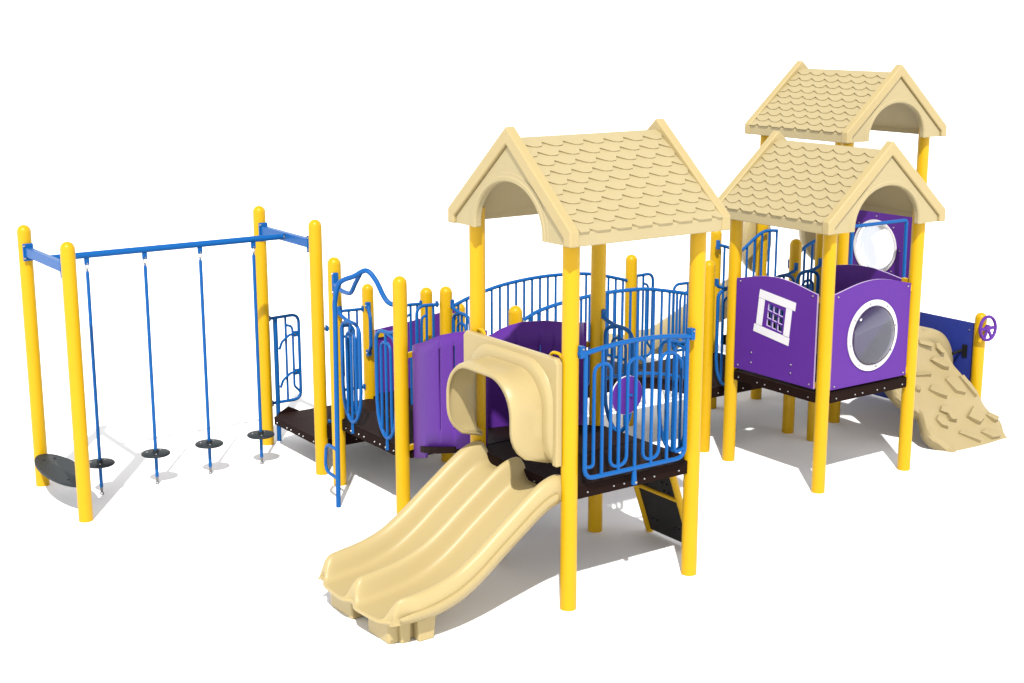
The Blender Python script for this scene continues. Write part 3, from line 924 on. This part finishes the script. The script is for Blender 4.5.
def hold(poly, h=.044):
    # a raised slab on the face: ledge towards the foot of the slope, fading into the face above
    m = MB()
    lo = min(v for u, v in poly); hi = max(v for u, v in poly)
    cu = sum(u for u, v in poly) / len(poly); cv = sum(v for u, v in poly) / len(poly)
    def P_(u, v, off):
        z = lerp_tab(prof, v); e = .03
        dzv = (lerp_tab(prof, v + e) - lerp_tab(prof, v - e)) / (2 * e)
        nn = VEC((0, -dzv, 1)).normalized()
        return VEC((u, v, z)) + nn * off
    base = [P_(u, v, -.022) for u, v in poly]
    top = [P_(u + (cu - u) * .07, v + (cv - v) * .07, h * (1 - .72 * (v - lo) / (hi - lo + 1e-6)) + .010) for u, v in poly]
    k = len(poly)
    m.add(base + top, [tuple(range(k, 2 * k))] + [(i, (i + 1) % k, k + (i + 1) % k, k + i) for i in range(k)])
    return m.build('hand_hold', TANC, rc, smooth=False, bevel=.006)
H = [
 [(5.969, 1.711), (6.168, 1.697), (6.157, 1.689), (5.965, 1.701)],
 [(6.24, 1.697), (6.29, 1.697), (6.35, 1.672), (6.33, 1.663), (6.28, 1.667), (6.235, 1.683)],
 [(6.112, 1.653), (6.18, 1.663), (6.271, 1.657), (6.349, 1.586), (6.31, 1.559), (6.248, 1.583)],
 [(5.797, 1.595), (6.012, 1.565), (5.993, 1.53), (5.773, 1.555)],
 [(6.163, 1.482), (6.247, 1.499), (6.367, 1.452), (6.324, 1.332), (6.286, 1.309), (6.183, 1.344), (6.17, 1.432)],
 [(5.826, 1.42), (5.916, 1.46), (5.982, 1.452), (6.033, 1.337), (6.0, 1.314), (5.913, 1.358)],
 [(6.402, 1.482), (6.475, 1.486), (6.462, 1.283), (6.41, 1.263)],
 [(5.785, 1.229), (5.854, 1.267), (5.95, 1.258), (5.983, 1.16), (5.952, 1.139), (5.872, 1.155), (5.875, 1.199)],
 [(5.672, 1.184), (5.744, 1.209), (5.804, 1.178), (5.805, 1.122), (5.771, 1.106), (5.704, 1.132)],
 [(6.142, 1.152), (6.323, 1.216), (6.386, 1.117), (6.259, 1.076)],
 [(6.437, 1.136), (6.519, 1.146), (6.586, 1.094), (6.572, 1.074), (6.496, 1.062)],
 [(5.887, 1.05), (5.94, 1.067), (6.129, .958), (6.101, .930)],
 [(6.203, 1.013), (6.302, 1.031), (6.456, .964), (6.441, .936), (6.295, .940)],
 [(5.666, 1.47), (5.73, 1.478), (5.716, 1.435), (5.674, 1.418), (5.638, 1.439)],
 [(5.62, 1.69), (5.75, 1.70), (5.80, 1.665), (5.66, 1.66)],
]
for poly in H: hold(poly)
# rounded arch behind the climbing face
dm = MB(); rw = []
dc, dr, dzc = 6.215, .455, .62
for v, k in ((1.735, .80), (1.745, .93), (1.77, .985), (1.82, 1.0), (2.10, 1.0), (2.3, .97)):
    rw.append([VEC((dc + dr * k * math.cos(PI * j / 28 * 1.25 - PI * .125), v, dzc + dr * k * math.sin(PI * j / 28 * 1.25 - PI * .125))) for j in range(29)])
dmb = MB().grid(rw)
k0 = len(dmb.v); dmb.add([VEC((dc, 1.732, dzc))] + [VEC(p) for p in rw[0]], [(0, i + 1, i + 2) for i in range(28)])
dmb.build('rear_arch', TANC, rc, ang=60)
br = MB().tube([(6.60, 1.73, .76), (6.715, 1.70, .79)], .018, 8)
br.box((6.705, 1.63, .72), (6.722, 1.69, .86))
br.build('bracket', BLK, rc)

# ================================================================== STEERING PANEL
sp_ = thing('steering_panel', (6.74, 2.0, 0), 'navy blue side panel ending at a short yellow post that carries a purple steering wheel', 'play panel')
post(sp_, 6.74, 1.50, 1.225)
npn = plate('navy_panel', [(-v, z) for v, z in [(3.55, .02), (1.57, .02), (1.57, 1.115), (3.55, 1.115)]], [], (6.735, 0, 0), (0, -1, 0), (0, 0, 1), .019, NAV, sp_)
bolt(npn, (6.716, 1.62, 1.03), (-1, 0, 0), .010)
wc = VEC((6.735, 1.40, 1.085))
wax = VEC((-.02, -1, .08)).normalized()
wm = MB(); torus(wm, wc, wax, .127, .0175, 40, 10)
wh = wm.build('steering_wheel', PUR, sp_)
ref = VEC((0, 0, 1)); wx = (ref - wax * ref.dot(wax)).normalized(); wy = wax.cross(wx)
for a in (PI * .5, -PI * .5, PI + .5, PI - .5):
    d = wx * math.cos(a) + wy * math.sin(a); e = wax.cross(d)
    MB().obox(wc + d * .075, d * .06, e * .017, wax * .009).build('spoke', PUR, wh, bevel=.004)
MB().lathe([(0, .016), (.036, .014), (.042, .004), (.042, -.012), (0, -.012)], wc, wax, 24).build('hub', PUR, wh)
MB().tube([wc - wax * .01, wc - wax * .09], .018, 10).build('shaft', BLK, wh)

# ================================================================== REAR SLIDE
rs = thing('rear_slide', (5.6, 4.8, 0), 'far tan slide with rounded hood, mostly hidden behind the arched bridge and middle tower', 'slide', 'tan slides')
rimr = crm([(3.66, 1.50), (3.9, 1.36), (4.4, 1.07), (4.9, .75), (5.3, .52), (5.7, .42), (6.0, .39)], 5)
rows = []
for v, z in rimr:
    rows.append([VEC((5.13 + w, v, z + h)) for w, h in ((0, -.3), (-.01, -.05), (.03, 0), (.07, -.02), (.1, -.15), (.25, -.18), (.4, -.15), (.43, -.02), (.47, 0), (.51, -.05), (.5, -.3))])
MB().grid(rows).build('chute', TAN, rs, solid=.03, ang=60)
MB().box((5.25, 5.7, 0), (5.55, 5.9, .28)).build('foot', TAN, rs, bevel=.02)
for uc, ru, zc, rz in ((5.55, .205, 1.84, .36), (6.63, .33, 1.90, .40)):
    hm = MB().lathe([(0, .17), (.6, .16), (.9, .11), (1.0, .03), (1.0, -.02), (.93, -.03), (0, -.03)], (0, 0, 0), (0, 1, 0), 40)
    hm.v = [(uc + x * ru, 3.74 + y, zc + z * rz) for x, y, z in hm.v]
    hm.build('hood', TAN, rs, ang=50)

# ================================================================== CAMERA, LIGHT, WORLD
cam = bpy.data.cameras.new('camera')
co = bpy.data.objects.new('camera', cam); C.objects.link(co)
f, pitch = 1449.957, .223257
cam.sensor_width = 36; cam.lens = f / 1024 * 36
cam.clip_start = .1; cam.clip_end = 2000
co.location = (-6.253, -8.188, 4.414)
co.rotation_euler = (PI / 2 - pitch, 0, R(-35.0))
S.camera = co

el, az = R(51), R(36)
sun = bpy.data.lights.new('sun', 'SUN')
so = bpy.data.objects.new('sun', sun); C.objects.link(so)
sun.energy = 3.7; sun.angle = R(1.1); sun.color = (1, .97, .93)
d = VEC((math.sin(az) * math.cos(el), math.cos(az) * math.cos(el), -math.sin(el)))
so.rotation_euler = d.to_track_quat('-Z', 'Y').to_euler()
so.location = (-8, -8, 12)

w = bpy.data.worlds.new('World'); S.world = w; w.use_nodes = True
nt = w.node_tree
bg = nt.nodes['Background']
# pale studio sky: white at the horizon, dimmer overhead
tc_ = nt.nodes.new('ShaderNodeTexCoord'); sx = nt.nodes.new('ShaderNodeSeparateXYZ'); rp_ = nt.nodes.new('ShaderNodeValToRGB')
nt.links.new(tc_.outputs['Generated'], sx.inputs['Vector']); nt.links.new(sx.outputs['Z'], rp_.inputs['Fac'])
e_ = rp_.color_ramp.elements
e_[0].position = .02; e_[0].color = (1, 1, 1, 1)
e_[1].position = 1.0; e_[1].color = (.22, .22, .225, 1)
for p_, c_ in ((.30, .78), (.55, .36)):
    k_ = e_.new(p_); k_.color = (c_, c_, c_ * 1.015, 1)
nt.links.new(rp_.outputs['Color'], bg.inputs['Color']); bg.inputs['Strength'].default_value = 1.6
S.view_settings.view_transform = 'Standard'; S.view_settings.look = 'None'
S.view_settings.exposure = 0.68; S.view_settings.gamma = 1
S.cycles.max_bounces = 6; S.cycles.diffuse_bounces = 3; S.cycles.transparent_max_bounces = 12
